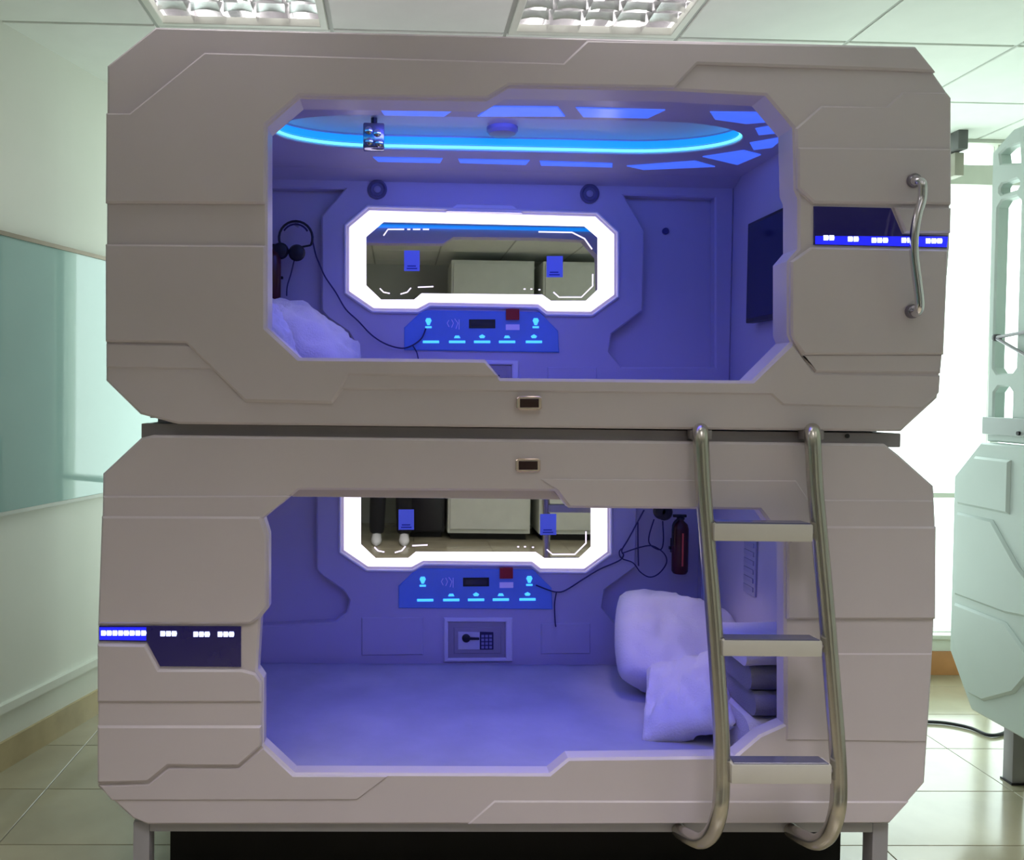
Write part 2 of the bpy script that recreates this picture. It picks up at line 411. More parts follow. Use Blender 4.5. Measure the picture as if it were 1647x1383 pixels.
names = {(0, -1): 'louvred ceiling light above the left end of the bunk', (2, -1): 'louvred ceiling light above the middle of the bunk'}
for i, j in lights_at:
    if (i, j) in names: troffer(GX+i*.6, GY+(j-1)*.6, names[(i, j)])
other = {(0, -4): 'added unseen ceiling light over the camera side, left row', (2, -4): 'added unseen ceiling light over the camera side, middle row', (4, -4): 'added unseen ceiling light over the camera side, right row',
         (4, -1): None, (0, -7): None, (3, -7): None}
proto = None
for k, lab in other.items():        # added lamps out of view, narrow spread brightens the lower capsule front
    x, y = GX+k[0]*.6, GY+(k[1]-1)*.6
    if lab is None:
        MB().box((x+.006, y+.006, CEIL+.001), (x+.594, min(y+1.194, YBW-.01), CEIL+.012)).build('ceiling_tile', M_CEIL, ceil); continue
    t = thing('ceiling_light', lab, 'ceiling light', (x+.3, y+.6, CEIL), 'added flat ceiling lights behind the camera')
    MB().plate([(x+.01, y+.01), (x+.59, y+.01), (x+.59, y+1.19), (x+.01, y+1.19)], CEIL+.02, CEIL-.006, .002,
               holes=[[(x+.04, y+.04), (x+.56, y+.04), (x+.56, y+1.16), (x+.04, y+1.16)]], M=MXY).build('frame', M_WFRAME, t)
    MB().box((x+.04, y+.04, CEIL+.002), (x+.56, y+1.16, CEIL+.01)).build('diffuser', mat('lit_diffuser', (.9, .9, .9), .5, emit=(1, .97, .97), es=0.7), t)
    l = area('tube_light', (0, 0, 0), (0.5, 1.1), E_TROF*6.4, (1.0, 0.94, 0.95), (0, 0, 0)); l.parent = t; l.data.spread = math.radians(92); l.location = (0, 0, -0.012)

# ------------------------------------------------------------------ the capsules
YM = 1.15            # plane of the raised back wall
DXL, DZL = -0.008, -0.993
UO = [(172,105),(250,43),(1473,74),(1530,156),(1529,395),(1516,560),(1509,640),(1450,694),(286,682),(225,666),(170,612)]
UI = [(430,203),(482,158),(783,162),(818,141),(1083,145),(1232,153),(1276,205),(1278,305),(1284,318),(1284,400),(1267,420),(1267,538),(1272,550),(1210,612),(805,608),(780,578),(482,575),(430,527)]
LO = [(244,700),(1424,714),(1447,732),(1503,782),(1506,845),(1504,996),(1498,1110),(1488,1260),(1431,1325),(237,1327),(213,1317),(157,1266),(157,1000),(164,830),(165,762),(227,704)]
LI = [(424,834),(481,788),(893,790),(915,817),(1222,820),(1240,845),(1262,872),(1262,1165),(1222,1183),(1182,1217),(914,1220),(884,1245),(474,1244),(424,1197),(424,1092),(414,1078),(419,994),(432,978),(432,860)]
U_PL = [(.011, [(172,183),(210,183),(330,86),(905,103),(943,67),(1470,77),(1503,118),(1465,116),(1120,105),(1083,143),(818,139),(783,160),(482,156),(428,202),(428,329),(171,328)]),
        (.011, [(171,393),(428,395),(428,528),(481,577),(780,580),(803,606),(562,604),(535,648),(395,645),(300,552),(171,550)]),
        (.005, [(171,552),(300,554),(350,560),(482,577),(780,580),(805,610),(1210,614),(1274,552),(1310,600),(1512,603),(1510,632),(1483,657),(1258,652),(1240,635),(552,627),(535,650),(395,647),(345,595),(171,592)]),
        (.006, [(1278,207),(1320,170),(1425,172),(1450,148),(1522,149),(1529,158),(1528,331),(1306,329),(1280,306)]),
        (.012, [(1280,238),(1527,240),(1527,330),(1306,328),(1280,304)]),
        (.012, [(1435,334),(1527,335),(1526,376),(1452,376)]),
        (.012, [(1269,421),(1302,398),(1522,402),(1515,571),(1290,571),(1274,549),(1269,538)]),
        (.006, [(1276,552),(1290,569),(1515,569),(1512,601),(1310,599)])]
L_PL = [(.005, [(166,797),(470,797),(424,834),(430,860),(430,977),(417,994),(405,1003),(159,1003)]),
        (.011, [(165,829),(420,830),(430,862),(430,976),(416,993),(404,1002),(159,1002)]),
        (.005, [(158,1033),(236,1034),(257,1075),(390,1075),(412,1081),(422,1095),(422,1197),(385,1230),(272,1229),(240,1255),(158,1257)]),
        (.011, [(158,1034),(236,1035),(257,1075),(390,1075),(412,1081),(422,1095),(422,1128),(158,1128)]),
        (.011, [(158,1165),(422,1165),(422,1197),(385,1230),(272,1229),(240,1255),(158,1257)]),
        (.004, [(159,1262),(240,1260),(272,1234),(385,1234),(424,1201),(472,1246),(625,1247),(575,1286),(180,1287)]),
        (.004, [(752,1325),(795,1287),(1462,1288),(1430,1323)]),
        (.004, [(868,770),(1280,772),(1300,803),(1502,804),(1504,995),(1264,995),(1264,870),(1242,843),(1222,818),(916,815),(896,789)]),
        (.009, [(1290,845),(1504,846),(1503,995),(1264,995),(1264,874)]),
        (.004, [(1264,1050),(1499,1050),(1489,1193),(1264,1190)])]
YP0 = 0.0

def inner(pts, dx, dz, Y=YM): return xz(pts, Y, dx, dz)

def capsule(name, label, outer, hole, plates, dx, dz, lower):
    O = xz(outer); I = xz(hole); YP1 = 0.048 if lower else 0.09
    zb = min(p[1] for p in O); xl = min(p[0] for p in O); xr = max(p[0] for p in O); zt = max(p[1] for p in O)
    t = thing(name, label, 'sleeping capsule', ((xl+xr)/2, 0.6, zb))
    MB().plate(O, YP1, YP0, 0.006, holes=[I]).build('front_frame', M_SHELL, t)
    for h, p in plates:
        q = ccw(xz(p)); MB().plate(inset(q, 0.0006), 0.004, -h, min(0.005, h*0.8)).build('front_panel', M_SHELL, t)
    # shell behind
    Os = inset(ccw(O), 0.004); ring = MB(); n = len(Os)
    ring.plate(Os, 1.26, YP1+0.001, 0, holes=[inset(Os, 0.02)]).plate(Os, 1.27, 1.26, 0)
    ring.build('shell', M_SHELL, t)
    # lining
    XL = -0.63+dx; XRr = 1.285+dx-(0.055 if lower else 0); ZC = 2.168+dz; ZF = 0.262 if lower else 0.262+0.995+0.006
    MB().box((XL-0.02, YP1+0.002, ZF), (XL, 1.22, ZC+0.0)).build('side_lining', M_LIN, t)
    MB().box((XRr, YP1+0.002, ZF), (XRr+0.02, 1.22, ZC)).build('side_lining', M_LIN, t)
    MB().box((XL, YP1+0.002, ZF-0.012), (XRr, 1.22, ZF)).build('bed_base', M_LIN, t)
    # back wall with two pockets
    lp = inner([(400,302),(554,304),(517,347),(517,500),(528,512),(560,534),(570,550),(566,570),(545,586),(400,592)], dx, dz)
    rp_ = inner([(1004,314),(1150,318),(1150,590),(1000,590),(980,565),(984,537),(1034,500),(1037,370)], dx, dz)
    rp_ = [(min(x, XRr-0.03), z) for x, z in rp_]
    zl = ZF+0.001
    MB().plate([(XL, zl), (XRr, zl), (XRr, ZC), (XL, ZC)], YM+0.05, YM, 0.006, holes=[lp, rp_]).build('back_wall', M_LIN, t)
    MB().box((XL, YM+0.051, zl), (XRr, YM+0.065, ZC)).build('pocket_lining', M_LIN, t)
    for (a, b, c_, d) in ((590,578,690,640), (880,590,960,640)):   # shallow panels along the foot of the wall
        MB().plate(inner([(a, b), (c_, b), (c_, d), (a, d)], dx, dz), YM+0.002, YM-0.006, 0.004).build('wall_panel', M_LIN, t)
    q = atx(1160, 450, XRr)
    # ceiling: flat lining with an oval tray
    cx, cy, hl, rx, ry = 0.343+dx, 0.62, 0.4275, 0.33, 0.19
    def stad(k=0.0, n=20):
        P = []
        for i in range(n+1):
            a = -PI/2+PI*i/n; P.append((cx+hl+(rx-k)*math.cos(a), cy+(ry-k)*math.sin(a)))
        for i in range(n+1):
            a = PI/2+PI*i/n; P.append((cx-hl+(rx-k)*math.cos(a), cy+(ry-k)*math.sin(a)))
        return P
    MB().plate([(XL-.02, YP1+.002), (XRr+.02, YP1+.002), (XRr+.02, 1.2), (XL-.02, 1.2)], ZC+.02, ZC, 0.003, holes=[stad()], M=MXY).build('ceiling_lining', M_LIN, t)
    tr = MB().plate(stad(-0.012), ZC+.058, ZC+.0205, 0, holes=[stad(0.0)], M=MXY); tr.plate(stad(-0.012), ZC+.068, ZC+.059, 0, M=MXY)
    tr.build('ceiling_tray', M_LIN, t)
    # cove between ceiling and back wall
    MB().add([(XL, YM, ZC-.03), (XL, YM-.07, ZC), (XL, YM, ZC), (XRr, YM, ZC-.03), (XRr, YM-.07, ZC), (XRr, YM, ZC)], [(0,1,2),(3,5,4),(0,3,4,1),(1,4,5,2),(2,5,3,0)]).build('cove', M_LIN, t)
    P = [(x, y, ZC+.012) for x, y in stad(0.006, 28)]
    MB().tube(P, 0.0045, 8, closed=True).build('light_strip', M_CYAN, t)
    MB().plate(stad(0.001, 28), ZC+.045, ZC+.022, 0, holes=[stad(0.004, 28)], M=MXY).build('light_strip', M_CYAN2, t)
    pans = [[(607,170),(735,173),(715,187),(618,185)], [(790,171),(897,172),(909,187),(768,187)], [(926,173),(1070,177),(1042,190),(938,188)],
            [(1142,180),(1236,181),(1252,195),(1200,199),(1150,192)], [(1215,207),(1262,199),(1264,213),(1220,217)], [(1206,230),(1262,220),(1243,237),(1212,241)],
            [(1130,252),(1196,242),(1224,249),(1186,265)], [(600,253),(712,255),(708,262),(608,260)], [(737,256),(852,258),(846,265),(740,262)],
            [(868,259),(985,263),(985,269),(870,266)], [(1008,267),(1118,259),(1150,268),(1035,273)]]
    for p in pans:
        q = [(v.x+dx, v.y) for v in (atz(a, b, 2.166) for a, b in p)]
        q = [(min(x, XRr-0.01), y) for x, y in q]
        MB().plate(q, ZC+.001, ZC-.0035, 0.0015, M=MXY).build('ceiling_panel', M_BPAN, t)
    # reading lamp and sensor
    p = at(601, 214, 0.60); x, z = p.x+dx, p.z+dz
    if lower: x = 2*cx-x
    lampb = MB().rbox((x-.034, .60, z-.046), (x+.034, .655, z+.034), .006).build('reading_lamp', mat('lamp_dark_chrome', (.28, .27, .36), .15, metal=1), t)
    MB().tube([(x, .63, z+.03), (x, .63, ZC+.0585)], .010, 8).build('lamp_arm', M_BLACK, lampb)
    for qx, qz in ((-.016, .014), (.012, .006), (.018, -.026), (-.014, -.022)):  # chrome discs shaped as the white reflections on the lamp housing
        MB().lathe([(.013, .0), (.012, -.006), (.005, -.009)], (x+qx, .6, z-.006+qz), 'Y', 12).build('lamp_glint', M_CHROME, lampb)
    sd = -1 if not lower else 1
    rl = bpy.data.lights.new('reading_light', 'SPOT'); rl.energy = 3.6 if lower else 1.2; rl.color = (1.0, .80, .74); rl.spot_size = math.radians(66); rl.spot_blend = .7; rl.shadow_soft_size = .02
    ro_ = bpy.data.objects.new('reading_light', rl); C.objects.link(ro_); ro_.parent = t; ro_.location = Vector((x, .62, z-.06))-t.location
    ro_.rotation_euler = Vector((sd*.25, .10, -.75 if lower else -.62)).to_track_quat('-Z', 'Y').to_euler()
    p = atz(808, 206, 2.168+.05)
    MB().lathe([(.052, ZC+.058), (.052, ZC+.04), (.044, ZC+.03), (.03, ZC+.028)], (p.x+dx, p.y, 0), 'Z', 24).build('smoke_sensor', mat('sensor_plastic', (.25, .24, .4), .4), t)
    # speakers
    for u, v in ((607, 305), (948, 312)):
        p = at(u, v, YM)
        sp = MB().lathe([(.037, .006), (.037, -.008), (.030, -.012), (.024, -.004), (.010, -.003)], (p.x+dx, YM, p.z+dz), 'Y', 28).build('speaker', mat('speaker_grey', (.16, .15, .26), .35), t)
        MB().lathe([(.014, .0), (.013, -.008), (.006, -.012)], (p.x+dx, YM, p.z+dz), 'Y', 16).build('speaker_cone', mat('speaker_cone', (.4, .38, .5), .3), sp)
    p = at(1070, 372, YM+.05); MB().lathe([(.013, .004), (.013, -.008), (.009, -.012)], (min(p.x+dx, XRr-.05), YM+.05, p.z+dz), 'Y', 16).build('hook_knob', mat('knob_blue', (.06, .05, .2), .4), t)
    # mirror with LED surround
    RO = [(594,339),(957,349),(987,377),(987,474),(950,501),(880,500),(866,489),(690,486),(671,496),(601,495),(562,468),(562,366)]
    RI = [(617,357),(940,364),(961,382),(961,466),(942,484),(886,484),(872,474),(678,472),(666,482),(613,482),(589,459),(589,381)]
    ro = ccw(inner(RO, dx, dz)); ri = ccw(inner(RI, dx, dz))
    MB().plate(inset(ro, -.021), YM+.002, YM-.012, .004, holes=[inset(ro, -.010)]).build('mirror_trim', M_TRIM, t)
    MB().plate(inner([(717,341),(735,328),(825,330),(840,344)], dx, dz), YM+.001, YM-.009, .004).build('trim_tab', M_TRIM, t)
    MB().plate(ro, YM+.001, YM-.008, .003, holes=[ri]).build('led_surround', M_LED, t)
    MB().plate(inset(ri, .0005), YM+.001, YM-.002, 0).build('mirror', M_MIRROR, t)
    marks = [[(617,379),(624,369),(650,369)], [(655,369),(660,369)], [(664,369),(676,369)], [(680,369),(690,369)], [(866,373),(920,374),(940,384),(952,401)],
             [(611,464),(617,470),(627,472)], [(644,473),(655,470),(661,463)], [(672,462),(697,461)], [(890,470),(899,478),(935,478),(953,460),(953,441)],
             [(842,465),(845,465)], [(853,465),(856,465)], [(866,466),(869,466)]]
    for mk in marks:
        pp = [(x, YM-.003, z) for x, z in inner(mk, dx, dz)]
        MB().tube(pp, .0026, 6, smooth=0).build('led_mark', M_ETCH, t)
    for (a, b, c_, d) in ((650,403,675,436), (879,412,905,446)):
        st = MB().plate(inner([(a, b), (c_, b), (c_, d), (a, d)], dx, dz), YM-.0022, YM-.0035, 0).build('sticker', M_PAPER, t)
        for k, (u0, u1) in enumerate(((5, 19), (4, 21))):
            MB().plate(inner([(a+u0, d-9+k*4), (a+u1, d-9+k*4), (a+u1, d-7+k*4), (a+u0, d-7+k*4)], dx, dz), YM-.0036, YM-.004, 0).build('print', M_INK, st)
    # control panel
    cp = MB().plate(inner([(680,499),(867,502),(897,532),(899,567),(650,563),(650,527)], dx, dz), YM+.001, YM-.01, .004).build('control_panel', M_CTRL, t)
    def pl(pts, m_, nm, d0=.0101, d1=.013, parent=cp): return MB().plate(inner(pts, dx, dz), YM-d0+.001, YM-d1, 0).build(nm, m_, parent)
    def rect(a, b, c_, d): return [(a, b), (c_, b), (c_, d), (a, d)]
    pl(rect(754,514,796,528), M_BLACK, 'readout')
    pl(rect(757,517,793,525), mat('readout_lcd', (.02, .02, .06), .15), 'lcd', .013, .0135)
    pl(rect(813,498,834,515), M_RED, 'alarm_button', .0101, .022)
    pl(rect(813,522,835,531), M_WICON, 'alarm_label', .0101, .0112)
    for k, u in enumerate((693, 735, 775, 815, 858)):
        pl(rect(u-13, 548, u+13, 552), M_CICON, 'touch_label', .0101, .0115)
        if k: pl([(u-5,544),(u+5,544),(u+3,540),(u-3,540)] if k % 2 else [(u-3,544),(u+3,544),(u+5,541),(u,538),(u-5,541)], M_CICON, 'touch_icon', .0101, .0115)
    for u in (689, 861):
        pl([(u-3,512),(u+3,512),(u+5,516),(u+3,520),(u+2,523),(u-2,523),(u-3,520),(u-5,516)], M_CICON, 'bulb_icon', .0101, .0115)
        pl(rect(u-5,525,u+5,528), M_CICON, 'bulb_icon', .0101, .0115)
    for seg in ([(722,515),(719,520),(722,526)], [(726,514),(729,520),(726,527)], [(731,513),(736,520),(733,529)], [(738,514),(738,530)]):
        MB().tube([(x, YM-.0108, z) for x, z in inner(seg, dx, dz)], .0012, 5).build('fan_icon', M_WICON, cp)
    # safe
    S = lambda a, b: (a+10, b-415)
    s0 = MB().plate(inner([S(713,994),S(824,995),S(824,1066),S(713,1066)], dx, dz), YM+.001, YM-.012, .004, holes=[inner([S(720,1001),S(813,1002),S(813,1060),S(720,1060)], dx, dz)]).build('safe_surround', M_TRIM, t)
    MB().plate(inner([S(720,1001),S(813,1002),S(813,1060),S(720,1060)], dx, dz), YM+.001, YM-.003, .002).build('safe_door', M_SAFE, s0)
    MB().plate(inner([S(729,1009),S(806,1010),S(806,1053),S(729,1053)], dx, dz), YM-.0025, YM-.007, .003).build('safe_door', M_SAFE, s0)
    MB().plate(inner([S(736,1017),S(772,1018),S(772,1046),S(736,1046)], dx, dz), YM-.006, YM-.010, .001).build('safe_plate', M_SAFEL, s0)
    c0 = inner([S(749,1027)], dx, dz)[0]; MB().lathe([(.016, -.009), (.016, -.016), (.010, -.02)], (c0[0], YM, c0[1]), 'Y', 16).build('safe_dial', M_BLACK, s0)
    MB().plate(inner([S(749,1025),S(770,1026),S(770,1029),S(749,1029)], dx, dz), YM-.010, YM-.021, 0).build('safe_lever', M_BLACK, s0)
    MB().plate(inner([S(771,1017),S(793,1018),S(793,1046),S(771,1046)], dx, dz), YM-.006, YM-.011, .001).build('safe_keypad', mat('keypad', (.03, .02, .09), .3), s0)
    for r_ in range(4):
        for c_ in range(3):
            a, b = 773.5+c_*6.3, 1022+r_*6
            MB().plate(inner([S(a,b),S(a+4.5,b),S(a+4.5,b+4),S(a,b+4)], dx, dz), YM-.0105, YM-.013, 0).build('key', mat('key_lilac', (.3, .28, .5), .4), s0)
    # added blue fill lamp and glow strip, unseen behind the front lip
    zt_i = max(p[1] for p in I)
    yz = ZC-0.012
    MB().box((XL+.25, YP1+.004, yz-.004), (XRr-.2, YP1+.016, yz+.010)).build('light_strip', M_CYAN2, t)
    l = area('blue_fill_light', (0, 0, 0), (1.2, .10), 3.8*E_BLUE, (.12, .10, 1.0), (math.radians(25), 0, 0)); l.parent = t; l.data.spread = math.radians(110)
    l.location = Vector(((XL+XRr)/2, YP1+.05, ZC-.045))-t.location
    l = area('blue_tray_light', (0, 0, 0), (.85, .03), 1.9*E_BLUE, (.11, .11, 1.0), (math.radians(62), 0, 0)); l.parent = t
    l.location = Vector((cx, cy-ry+.012, ZC+.03))-t.location
    # latch in the front
    u, v = (849, 748) if lower else (850, 648)
    lt = MB().plate(xz([(u-20,v-8),(u-16,v-11),(u+16,v-11),(u+20,v-8),(u+20,v+8),(u+16,v+11),(u-16,v+11),(u-20,v+8)]), 0.002, -.016 if not lower else -.006, .002).build('latch', M_COPPER, t)
    MB().plate(xz([(u-15,v-7),(u+15,v-7),(u+15,v+7),(u-15,v+7)]), -.005, -.0185 if not lower else -.0085, .001).build('latch_key_plate', M_CLOCK, lt)
    return t, XL, XRr, ZC, ZF

up, uXL, uXR, uZC, uZF = capsule('sleeping_capsule', 'upper white sleeping capsule with octagonal opening and chrome handle', UO, UI, U_PL, 0, 0, False)
lo, lXL, lXR, lZC, lZF = capsule('sleeping_capsule', 'lower white sleeping capsule behind the ladder with low octagonal opening', LO, LI, L_PL, DXL, DZL, True)

# status displays
def display(par, body, band, dots, shadow=None):
    d = MB().plate(xz(body), .002, -.004, .001).build('display', M_GLASSB, par)
    MB().plate(xz(band), -.0035, -.0055, .0005).build('display_band', M_DBLUE, d)
    for u, v, n_ in dots:
        for k in range(n_):
            a = u+k*9.2
            MB().plate(xz([(a-4,v-4),(a+3,v-4),(a+4,v),(a+3,v+4),(a-4,v+4)]), -.005, -.0075, .0008).build('led_dot', M_DOT, d)
    return d
display(up, [(1308,332),(1432,335),(1450,377),(1524,379),(1522,399),(1308,394)], [(1310,380),(1523,381),(1521,398),(1310,393)],
        [(1327,383,2), (1366,385,2), (1404,387,3), (1452,387,2), (1491,388,3)])
display(lo, [(160,1006),(388,1007),(388,1072),(258,1071),(237,1032),(160,1030)], [(161,1008),(236,1008),(236,1029),(161,1028)],
        [(168,1017,8), (263,1018,3), (316,1019,3), (355,1019,3)])
# grab handle
hy = -.065
pts = [at(1470,291,-.012), at(1473,291,-.05), at(1483,294,hy), at(1483,320,hy), at(1476,345,hy), at(1471,375,hy), at(1470,405,hy), at(1473,435,hy), at(1477,465,hy), at(1479,492,hy), at(1475,503,-.05), at(1467,501,-.012)]
hd = MB().tube(pts, .0105, 14, smooth=5).build('grab_handle', M_CHROME, up)
for u, v in ((1469,291), (1466,501)):
    p = at(u, v, -.012); MB().lathe([(.018, 0), (.018, -.008), (.014, -.014), (.008, -.016)], (p.x, -.012, p.z), 'Y', 20).build('flange', mat('dark_chrome', (.3, .28, .33), .2, metal=1), hd)
# black corner bracket
MB().box((at(1452,70).x, .02, at(1452,78).z), (at(1474,70).x, .09, at(1452,70).z), .003).build('corner_bracket', M_BLACK, up)
# curtain rail behind the lower opening
a = at(470,788,.06); b = at(925,803,.06)
MB().box((a.x, .0495, b.z), (b.x, .07, a.z+.02), .003).build('curtain_rail', M_SHELL, lo)
# televisions on the side wall
def tv(x, y0, y1, z0, z1, label, s):
    t = thing('television', label, 'television', (x, (y0+y1)/2, z0))
    bx = sorted((x, x-s*.03)); MB().rbox((bx[0], y0, z0), (bx[1], y1, z1), .004).build('casing', M_BLACK, t)
    sx = sorted((x-s*.0302, x-s*.0315)); MB().box((sx[0], y0+.012, z0+.015), (sx[1], y1-.012, z1-.012)).build('screen', M_TV, t)
    wx = sorted((x+.0, x+s*.012)); MB().box((wx[0], (y0+y1)/2-.06, z0+.1), (wx[1], (y0+y1)/2+.06, z1-.1)).build('wall_mount', M_BLACK, t)
tv(uXR-.013, .28, .90, 1.600, 1.955, 'dark flat television on the right end wall of the upper capsule', 1)
# vent on the end wall of the lower capsule
vt = thing('air_vent', 'small grey upright vent on the right end wall of the lower capsule', 'vent', (lXR, .75, .75))
MB().box((lXR-.008, .70, .66), (lXR-.0005, .80, .86), .002).build('vent_frame', mat('vent_lilac', (.45, .43, .55), .5), vt)
for k in range(6): MB().box((lXR-.012, .71, .675+k*.03), (lXR-.0082, .79, .69+k*.03)).build('slat', mat('vent_slat', (.38, .36, .5), .5), vt)

# ------------------------------------------------------------------ steel bunk frame
fr = thing('steel_stand', 'grey steel stand carrying both capsules with legs below and a beam between', 'frame', (.33, .6, 0))
pL, pR = at(227,690,.03), at(1449,706,.03)
za, zbm = at(840,699,.03).z, 0
zmid_hi = min(p[1] for p in xz(UO))-.001; zmid_lo = max(p[1] for p in xz(LO))+.001
ZM0, ZM1 = at(840,712,.03).z, at(840,687,.03).z
ZM1 = zmid_hi-.0; 
for y in (.03, 1.17):
    MB().box((pL.x, y, ZM0), (pR.x, y+.05, ZM1), .003).build('beam', M_STEEL, fr)
MB().box((pL.x, .081, ZM0+.002), (pL.x+.04, 1.169, ZM1-.001), .003).build('beam', M_STEEL, fr)
MB().box((pR.x-.04, .081, ZM0+.002), (pR.x, 1.169, ZM1-.001), .003).build('beam', M_STEEL, fr)
ZB = min(p[1] for p in xz(LO)); ZB0 = ZB-.027
bL, bR = at(214,1340,.02), at(1429,1340,.02)
for y in (.02, 1.17):
    MB().box((bL.x+.042, y, ZB0), (bR.x-.042, y+.05, ZB-.001), .003).build('bottom_rail', M_STEELL, fr)
MB().box((bL.x, .071, ZB0), (bL.x+.04, 1.169, ZB-.001), .003).build('bottom_rail', M_STEELL, fr)
MB().box((bR.x-.04, .071, ZB0), (bR.x, 1.169, ZB-.001), .003).build('bottom_rail', M_STEELL, fr)
for x in (bL.x, bR.x-.042):
    for y in (.02, 1.17):
        MB().box((x, y, .004), (x+.042, y+.05, ZB-.001 if y > 1 else ZB-.001), .003).build('leg', M_STEELL, fr)
        MB().box((x-.004, y-.004, .0), (x+.046, y+.054, .006), .001).build('foot', M_BLACK, fr)
for u in (1317, 1362):
    p = at(u, 701, .03); MB().lathe([(.006, .0), (.006, -.004), (.003, -.005)], (p.x, .03, p.z), 'Y', 10).build('bolt', M_BLACK, fr)
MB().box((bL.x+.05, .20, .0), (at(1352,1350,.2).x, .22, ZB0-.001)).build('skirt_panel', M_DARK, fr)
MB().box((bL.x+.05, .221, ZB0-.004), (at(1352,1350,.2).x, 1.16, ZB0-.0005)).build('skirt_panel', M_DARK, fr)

# ------------------------------------------------------------------ ladder
ld = thing('bunk_ladder', 'pale metal ladder with three flat steps hanging on the right half of the bunk', 'ladder', (at(1240,1340,-.1).x, -.1, at(1240,1350,-.1).z))
def Yl(v): return -.045-.10*(v-700)/600
Lr = [(1127,700),(1131,780),(1138,870),(1147,980),(1154,1080),(1160,1180),(1161,1260),(1157,1305)]
Rr = [(1307,700),(1311,780),(1319,870),(1329,980),(1337,1080),(1345,1180),(1349,1260),(1346,1305)]
for P, hook in ((Lr, [(1146,1338,-.115),(1128,1352,-.085),(1108,1346,-.04),(1092,1335,.02)]), (Rr, [(1334,1340,-.115),(1314,1354,-.085),(1292,1347,-.04),(1272,1335,.02)])):
    pts = [at(P[0][0], P[0][1]-5, .0)]+[at(u, v, Yl(v)) for u, v in P]+[at(u, v, y) for u, v, y in hook]
    MB().tube(pts, .0195, 16, smooth=6).build('rail', M_RAIL, ld)
    c0 = at(P[0][0], 699, .005); MB().box((c0.x-.028, .0, c0.z-.012), (c0.x+.028, .0298, c0.z+.012), .003).build('hook_plate', M_STEEL, ld)
for (ul, ur, vt_, vb) in ((1149,1308,842,872), (1163,1323,1030,1057), (1177,1338,1230,1262)):
    Yf = Yl(vt_)-.028; a = at(ul, vt_, Yf); b = at(ur, vb, Yf)
    x0_, x1_, z1_, z0_ = a.x, b.x, a.z, b.z
    s = MB(); s.rbox((x0_, Yf, z0_), (x1_, Yf+.05, z1_), .005); st = s.build('step', M_STEP, ld)
    MB().plate([(x0_+.006, Yf+.004), (x1_-.006, Yf+.004), (x1_-.012, Yf+.046), (x0_+.012, Yf+.046)], z1_-.002, z1_+.003, .001, M=MXY).build('tread', M_STEPT, st)
    for x in (x0_, x1_):
        MB().tube([(x-.018 if x == x0_ else x+.002, Yf+.025, (z0_+z1_)/2), (x+.0 if x == x0_ else x+.018, Yf+.025, (z0_+z1_)/2)], .006, 8).build('bolt', M_STEEL, ld)

# ------------------------------------------------------------------ bedding
def mattress(xl, xr, y0, y1, z0, z1, label):
    nx, ny = 60, 34; mb = MB()
    def top(x, y):
        e = min((x-xl), (xr-x), (y-y0), (y1-y)); k = min(1, e/.03)
        return z0+(z1-z0)*math.sqrt(max(0.0, 1-(1-k)**2))+.0022*mnoise.noise(Vector((x*7, y*11, 1)))+.0014*mnoise.noise(Vector((x*22, y*5, 4)))
    for i in range(nx+1):
        for j in range(ny+1):
            x = xl+(xr-xl)*i/nx; y = y0+(y1-y0)*j/ny; mb.v.append((x, y, max(top(x, y), z0+.001)))
    for i in range(nx):
        for j in range(ny):
            a = i*(ny+1)+j; mb.f.append((a, a+ny+1, a+ny+2, a+1))
    n = len(mb.v); mb.v += [(xl, y0, z0), (xr, y0, z0), (xr, y1, z0), (xl, y1, z0)]; mb.f.append((n, n+1, n+2, n+3))
    o = mb.build('mattress', M_SHEET, ang=60); tag(o, label, 'mattress'); return o
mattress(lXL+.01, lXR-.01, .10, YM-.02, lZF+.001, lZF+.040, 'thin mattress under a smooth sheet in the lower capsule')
mattress(uXL+.01, uXR-.01, .10, YM-.02, uZF+.001, uZF+.040, 'thin mattress in the upper capsule mostly hidden behind its front edge')
def pillow(label, loc, size, rot, m=M_FABW, seed=0, group=None, rnd=.12):
    L, W_, T = size; n = 26; mb = MB()
    def pt(i, j, s):
        u = -1+2*i/n; v = -1+2*j/n
        bx = 1-.10*(v*v)*(abs(u)**3); 
        e = max(0, (1-abs(u)**3.2))*max(0, (1-abs(v)**3.2))
        z = s*T/2*(e**.42)
        px = u*L/2*(1-.07*(1-abs(v)**2)*abs(u)**2)*math.sqrt(1-rnd*v*v); py = v*W_/2*(1-.07*(1-abs(u)**2)*abs(v)**2)*math.sqrt(1-rnd*u*u)
        w_ = mnoise.noise(Vector((u*2.1+seed, v*2.4, s)))*.024+mnoise.noise(Vector((u*5+seed, v*2.0-u*3, s*3)))*.016-abs(mnoise.noise(Vector((u*3.2+v*2.2+seed, v*1.6-u*2.5, s*2+5))))*.022
        return (px, py, z+w_*min(1, e*2))
    for s in (1, -1):
        base = len(mb.v)
        for i in range(n+1):
            for j in range(n+1): mb.v.append(pt(i, j, s))
        for i in range(n):
            for j in range(n):
                a = base+i*(n+1)+j; mb.f.append((a, a+n+1, a+n+2, a+1))
    o = mb.build('pillow', m, ang=80, origin=(0, 0, 0))
    bm = bmesh.new(); bm.from_mesh(o.data); bmesh.ops.remove_doubles(bm, verts=bm.verts, dist=.0004); bmesh.ops.recalc_face_normals(bm, faces=list(bm.faces)); bm.to_mesh(o.data); bm.free()
    o.location = loc; o.rotation_euler = rot
    tag(o, label, 'pillow', group); return o
LZ = lZF+.040; UZ = uZF+.040
pillow('large white pillow propped against the back right corner of the lower capsule', (1.00, .84, LZ+.155), (.48, .44, .20), (math.radians(36), math.radians(10), math.radians(-6)), seed=1, rnd=.30)
